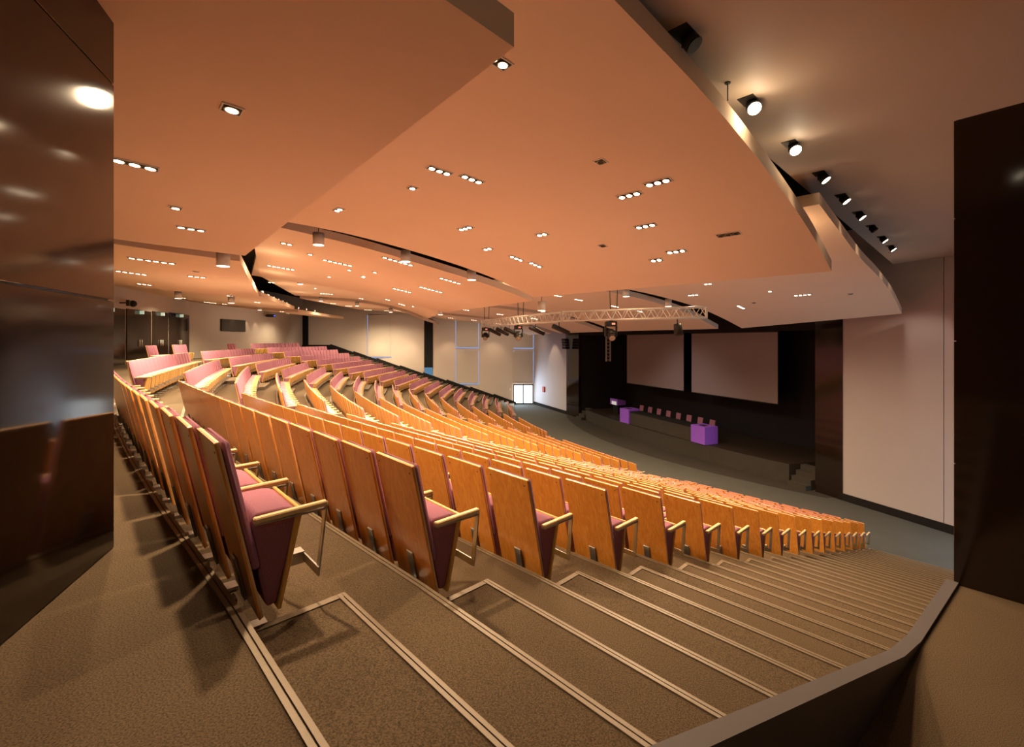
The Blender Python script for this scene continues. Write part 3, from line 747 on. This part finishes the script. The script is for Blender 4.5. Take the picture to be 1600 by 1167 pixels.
def darkslot(name,u0,u1,v0,v1,m):
    x0,Y = wx(u0); x1,_ = wx(u1); o = MB(); o.box(((x0+x1)/2,Y-.05,(wz(v0,Y)+wz(v1,Y))/2),(x1-x0,.06,wz(v0,Y)-wz(v1,Y))); return struct(o,name,m)
darkslot('wall_left_recess',466,482,488,545,M['black']); darkslot('wall_left_recess',663,676.5,498,576,M['black'])
darkslot('door_3',663.5,676,574,589,M['skyglass'])
darkslot('trim_20',660,663,498,580,M['wallp'])
# bright glazed exit door at the bottom of the left aisle
x0,Y = wx(802); x1,_ = wx(833.5); zt = wz(600,Y); zb = FL
o = MB(); o.box(((x0+x1)/2,Y-.08,(zt+zb)/2),(x1-x0,.06,zt-zb)); d1 = struct(o,'door_1',M['door'])
off = Vector(d1.location)-Vector((0,0,ZO))
mb = MB()
for xx in (x0+.05,(x0+x1)/2,x1-.05): mb.box((xx-off.x,Y-.13-off.y,(zt+zb)/2-off.z),(.10,.06,zt-zb))
for zz in (zt-.05,zb+.06): mb.box(((x0+x1)/2-off.x,Y-.13-off.y,zz-off.z),(x1-x0,.06,.12))
mb.build('door_frame', M['frame'], d1)
for s in (-.16,.16):
    mb = MB(); mb.tube(((x0+x1)/2+s-off.x,Y-.2-off.y,zb+.9-off.z),((x0+x1)/2+s-off.x,Y-.2-off.y,zb+1.3-off.z),.02,8); mb.build('door_handle', M['steel'], d1)
# small wall boxes
p = hall(WA-.06,39.6)
o = MB(); o.box((p.x,p.y,FL+1.7),(.42,.12,.5),.02,1,M=Matrix.Translation((p.x,p.y,0))@Matrix.Rotation(ta,4,'Z')@Matrix.Translation((-p.x,-p.y,0)))
tag(o.build('wall_box', M['red']), 'small reddish box mounted on the pale wall beside the glazed door', 'wall box')
x,Y = wx(797); o = MB(); o.box((x,Y-.02,FL+1.45),(.12,.05,.22),.01,1); tag(o.build('light_switch', M['white']), 'small white switch plate on the wall left of glazed door', 'switch')
# handrail end and speaker at wall
# back wall: glossy dark doors, television, wall lights
def backpt(i, t): a, c = bw[i], bw[i+1]; return a+(c-a)*t
def backseg(name, i, t0, t1, z0, z1, m, th=.06):
    a, c = backpt(i,t0), backpt(i,t1); d = (c-a).normalized(); n = Vector((d.y,-d.x)); mb = MB()
    mb.prism([V3(p,z0) for p in (a,c,c+n*th,a+n*th)], (0,0,z1-z0)); return mb, a, c, n
DN = 0
def ndoor(i,t0,t1,z1,two=True):
    global DN; DN += 1
    mb, a, c, n = backseg('door',i,t0,t1,w0,z1,M['gloss']); d = struct(mb,'door_%d'%(DN+3),M['gloss'])
    off = Vector(d.location)-Vector((0,0,ZO)); m_ = (a+c)/2
    mb = MB(); e = (c-a).normalized()
    for s in ((-.12,.12) if two else (.4,)):
        q = m_+e*s+n*.11; mb.tube((q.x-off.x,q.y-off.y,w0+.9-off.z),(q.x-off.x,q.y-off.y,w0+1.25-off.z),.02,8)
    mb.build('door_handle', M['white'], d)
    q = m_+n*.07
    mb = MB(); mb.box((q.x-off.x,q.y-off.y,z1-.12-off.z),(.4,.05,.18),0); mb.build('door_sign', M['sign'], d)
ndoor(4,.02,.98,1.75) if False else None
ndoor(3,.22,.5,1.6); ndoor(3,.52,.78,1.65); ndoor(3,.80,.999,1.7); ndoor(4,.05,.95,1.75); ndoor(2,.05,.95,1.5); ndoor(1,.6,.98,1.4)
a, c = backpt(5,.30), backpt(5,.58); d = (c-a); nn = Vector((d.y,-d.x)).normalized(); p = (a+c)/2+nn*.06
o = thing('television', 'dark flat television on the pale back wall', 'television', V3(p,.75), math.atan2(d.y,d.x))
mb = MB(); mb.box((0,0,.45),(d.length,.08,.9),.01,1); mb.build('casing', M['lampblk'], o)
mb = MB(); mb.box((0,-.045,.45),(d.length-.08,.008,.82)); mb.build('screen', plain('tv_glass',(.05,.045,.04),.25), o)
p = backpt(5,.84)+nn*.6
o = thing('projector', 'black projector with blue lens on a wall bracket at back', 'projector', V3(p,2.05), math.atan2(d.y,d.x))
mb = MB(); mb.box((0,0,.12),(.6,.5,.24),.03,1); mb.build('casing', M['lampblk'], o)
mb = MB(); mb.tube((.1,-.25,.12),(.1,-.3,.12),.06,12); mb.build('lens', plain('blue_lens',(.05,.08,.4),.1,emit=(.1,.15,1),es=1.5), o)
mb = MB(); mb.box((0,.37,.12),(.08,.26,.08)); mb.build('bracket', M['lampblk'], o)
a2, c2 = backpt(3,.48), backpt(3,.5); d2 = (c2-a2).normalized(); n2 = Vector((d2.y,-d2.x)); p = a2+n2*.4
o = thing('wall_monitor_speaker', 'small black speaker on a bracket above the dark back doors', 'speaker', V3(p,1.75), math.atan2(d2.y,d2.x))
mb = MB(); mb.sphere((.18,0,.14),.17,14); mb.build('cabinet', M['lampblk'], o)
mb = MB(); mb.box((-.02,.0,.22),(.5,.05,.05)); mb.box((-.3,.0,.14),(.12,.12,.3)); mb.box((-.3,.2,.14),(.06,.3,.06)); mb.build('bracket', M['lampblk'], o)
# step lights at the aisle ends of the rows
cnt = 0; STEPL = []
for al, ks_ in (('AL',range(2,9)),('BL',range(2,10)),('CL',range(3,8))):
    for k in ks_:
        p = pl(al,k); dn = Vector((LN[al][2],LN[al][3])).normalized(); q = p+Vector((-dn.y,dn.x))*.09+dn*.12
        o = thing('step_light', 'small bluish white step light at far end of %s row, %s' % (ORD[k], BN[al[0]]), 'step light', (q.x,q.y,zfl(k)), group='step lights along the aisles')
        mb = MB(); mb.box((0,0,.16),(.07,.07,.32),.01,1); mb.build('post', M['steel'], o)
        mb = MB(); mb.tube((0,.036,.26),(0,.045,.26),.03,12); mb.build('lens', M['led'], o)
        if al != 'CL': STEPL.append((q.x+dn.x*.12-dn.y*.1,q.y+dn.y*.12+dn.x*.1,zfl(k)+.3))
# ---------------------------------------------------------------- lights
def lamp(kind, name, P, E, color, **kw):
    l = bpy.data.lights.new(name, kind); l.energy = E; l.color = color
    o = bpy.data.objects.new(name, l); o.location = (P[0],P[1],P[2]+ZO); COL.objects.link(o)
    for k, v in kw.items():
        if k == 'aim': o.rotation_euler = (Vector(v)-Vector(P)).to_track_quat('-Z','Y').to_euler()
        elif k == 'rot': o.rotation_euler = v
        else: setattr(l, k, v)
    return o
WARM = (1,.74,.46)
GAIN = 1.0
for i in (1,2):
    p = d46*(4.0+1.65*i)+Vector((.70,-.713))*(-1.72); lamp('POINT','soffit_spill',(p.x-.2,p.y-.1,SOZ-.32),6 if i == 1 else 3,(1,.78,.45),shadow_soft_size=.06)
for q in STEPL: lamp('POINT','step_glow',q,2.2,(.7,.8,1),shadow_soft_size=.03)
for P, n, b, ti in LIGHTS:
    if b == 'P': lamp('SPOT','pendant_beam',P,520*GAIN,WARM,spot_size=math.radians(110),spot_blend=.7,shadow_soft_size=.10)
    else:
        E = ({'A':150,'B':300,'C':310,'D':350}[b] if (b,ti) != ('A',0) else (620 if n == 1 and P.x > -3.5 else 200))*n*GAIN
        lamp('SPOT','downlight_beam',P,E,WARM if b == 'A' else (1,.81,.52),spot_size=math.radians(150),spot_blend=1.0,shadow_soft_size=.06)
for i in range(1,9):
    if SPOTS[i][2] == 0: continue
    p = d46*(4.0+1.65*i)+Vector((.70,-.713))*(-1.88)
    lamp('SPOT','soffit_beam',(p.x+.05,p.y-.03,SOZ-.2),95,WARM,spot_size=math.radians(75),spot_blend=.5,shadow_soft_size=.05,aim=(p.x+1.6,p.y-.3,SOZ-3.2))
# coves on top of the sail front edges wash the next sail
for b, t_ in (('A',.12),('A',.4),('A',.7),('B',.2),('B',.55),('C',.4)):
    p = sail(b,1,SAILS[b,1][0][-1][0]-.25,t_); lamp('POINT','cove_lamp',(p.x,p.y,p.z+TH+.12),26,WARM,shadow_soft_size=.15)
for b, t_ in (('B',.35),('B',.8),('C',.3),('C',.75),('D',.3)):
    p = sail(b,0,SAILS[b,0][0][-1][0]+.55,t_); lamp('POINT','slot_lamp',(p.x,p.y,p.z+.25),14,WARM,shadow_soft_size=.08)
for q in (T0+(T1-T0)*.5, T1+(T2-T1)*.5): lamp('POINT','truss_fill',(q.x-.6,q.y-.9,q.z+.7),40,WARM,shadow_soft_size=.1)  # added fill that brightens the truss, no fixture hangs there
# uplight: added unseen area lamps over the rows that brighten the sails
def area(name, P, sx, sy, E, color, aim):
    o = lamp('AREA',name,P,E,color,aim=aim); o.data.shape = 'RECTANGLE'; o.data.size = sx; o.data.size_y = sy
    o.visible_camera = False; o.visible_glossy = False
    return o
for b, k, E in (('A',2,10),('A',7,42),('A',13,40),('B',3,70),('B',8,60),('B',14,40),('C',3,80),('C',8,70),('C',14,40),('D',4,80),('D',10,50)):
    p = rowpt(b,k,.5); z = ztop(k)+.5
    area('sail_fill',(p.x,p.y,z),5,3,E*.7,WARM,(p.x,p.y,z+5))
area('rear_fill',(-.9,-2.2,1.5),1.6,1.0,30,WARM,(-1.5,8,-3.2))  # added unseen fill behind the camera for the seat backs
for u,e in ((520,130),(620,200),(730,220),(800,150)):
    x,Y = wx(u); area('wall_fill',(x,Y-3.2,.6),4,1.2,e*.26,(1,.8,.58),(x,Y,-2.2))  # added unseen fill lamps that lighten the left wall
a_ = backpt(5,.5)+nn*3; area('wall_fill',V3(a_,1.2),6,1,40,(1,.8,.58),V3(backpt(5,.5),.2))  # the same added fill for the back wall
x,Y = wx(818); area('door_daylight',(x-1.0,Y-.8,FL+1.6),2.2,2.6,300,(.55,.78,1),(x+2,Y-8,FL))
area('right_daylight',(15.6,11.6,FL+1.6),2.2,2.6,700,(.5,.75,1),(12,13.5,FL))
for i in (.42,.60,.72,.84):     # wall washers on the back wall
    p = backpt(5,i)+nn*.35; lamp('SPOT','wall_washer',V3(p,2.2),45,WARM,spot_size=math.radians(50),spot_blend=.4,shadow_soft_size=.03,aim=V3(backpt(5,i)+nn*.05,-1))
for u in (590,640,700,770):
    x,Y = wx(u); lamp('SPOT','wall_washer',(x,Y-1.5,1.0),150,WARM,spot_size=math.radians(85),spot_blend=.8,shadow_soft_size=.1,aim=(x,Y,-4))
p = hall(WA-1.6,37.5); lamp('SPOT','wall_washer',V3(p,1.0),220,WARM,spot_size=math.radians(60),spot_blend=.5,shadow_soft_size=.1,aim=V3(hall(WA,37.2),-3))
p = hall(WA-2.2,9.2); lamp('SPOT','wall_washer',V3(p,2.2),120,(1,.8,.66),spot_size=math.radians(80),spot_blend=.6,shadow_soft_size=.1,aim=V3(hall(WA,10),-3))
p = hall(17,23); lamp('SPOT','stage_wash',V3(hall(14,23),.4),420,(1,.85,.8),spot_size=math.radians(75),spot_blend=.9,shadow_soft_size=.3,aim=V3(hall(20,23),-4.5))
w = bpy.data.worlds.new('world'); bpy.context.scene.world = w; w.use_nodes = True
w.node_tree.nodes['Background'].inputs['Color'].default_value = (.9,.7,.5,1); w.node_tree.nodes['Background'].inputs['Strength'].default_value = .02
# ---------------------------------------------------------------- camera
cam = bpy.data.cameras.new('camera'); co = bpy.data.objects.new('camera', cam); COL.objects.link(co)
co.location = (0,0,ZO); co.rotation_euler = (math.pi/2,0,0)
cam.sensor_fit = 'HORIZONTAL'; cam.sensor_width = 36; cam.lens = 36*723/1600; cam.shift_y = -(583.5-533)/1600; cam.clip_start = .05; cam.clip_end = 200
sc = bpy.context.scene; sc.camera = co
sc.view_settings.view_transform = 'Standard'; sc.view_settings.look = 'None'; sc.view_settings.exposure = 0
sc.cycles.use_denoising = True; sc.cycles.use_adaptive_sampling = True; sc.cycles.adaptive_threshold = .045; sc.cycles.max_bounces = 5; sc.cycles.diffuse_bounces = 3; sc.cycles.sample_clamp_indirect = 4; sc.cycles.caustics_reflective = False; sc.cycles.caustics_refractive = False
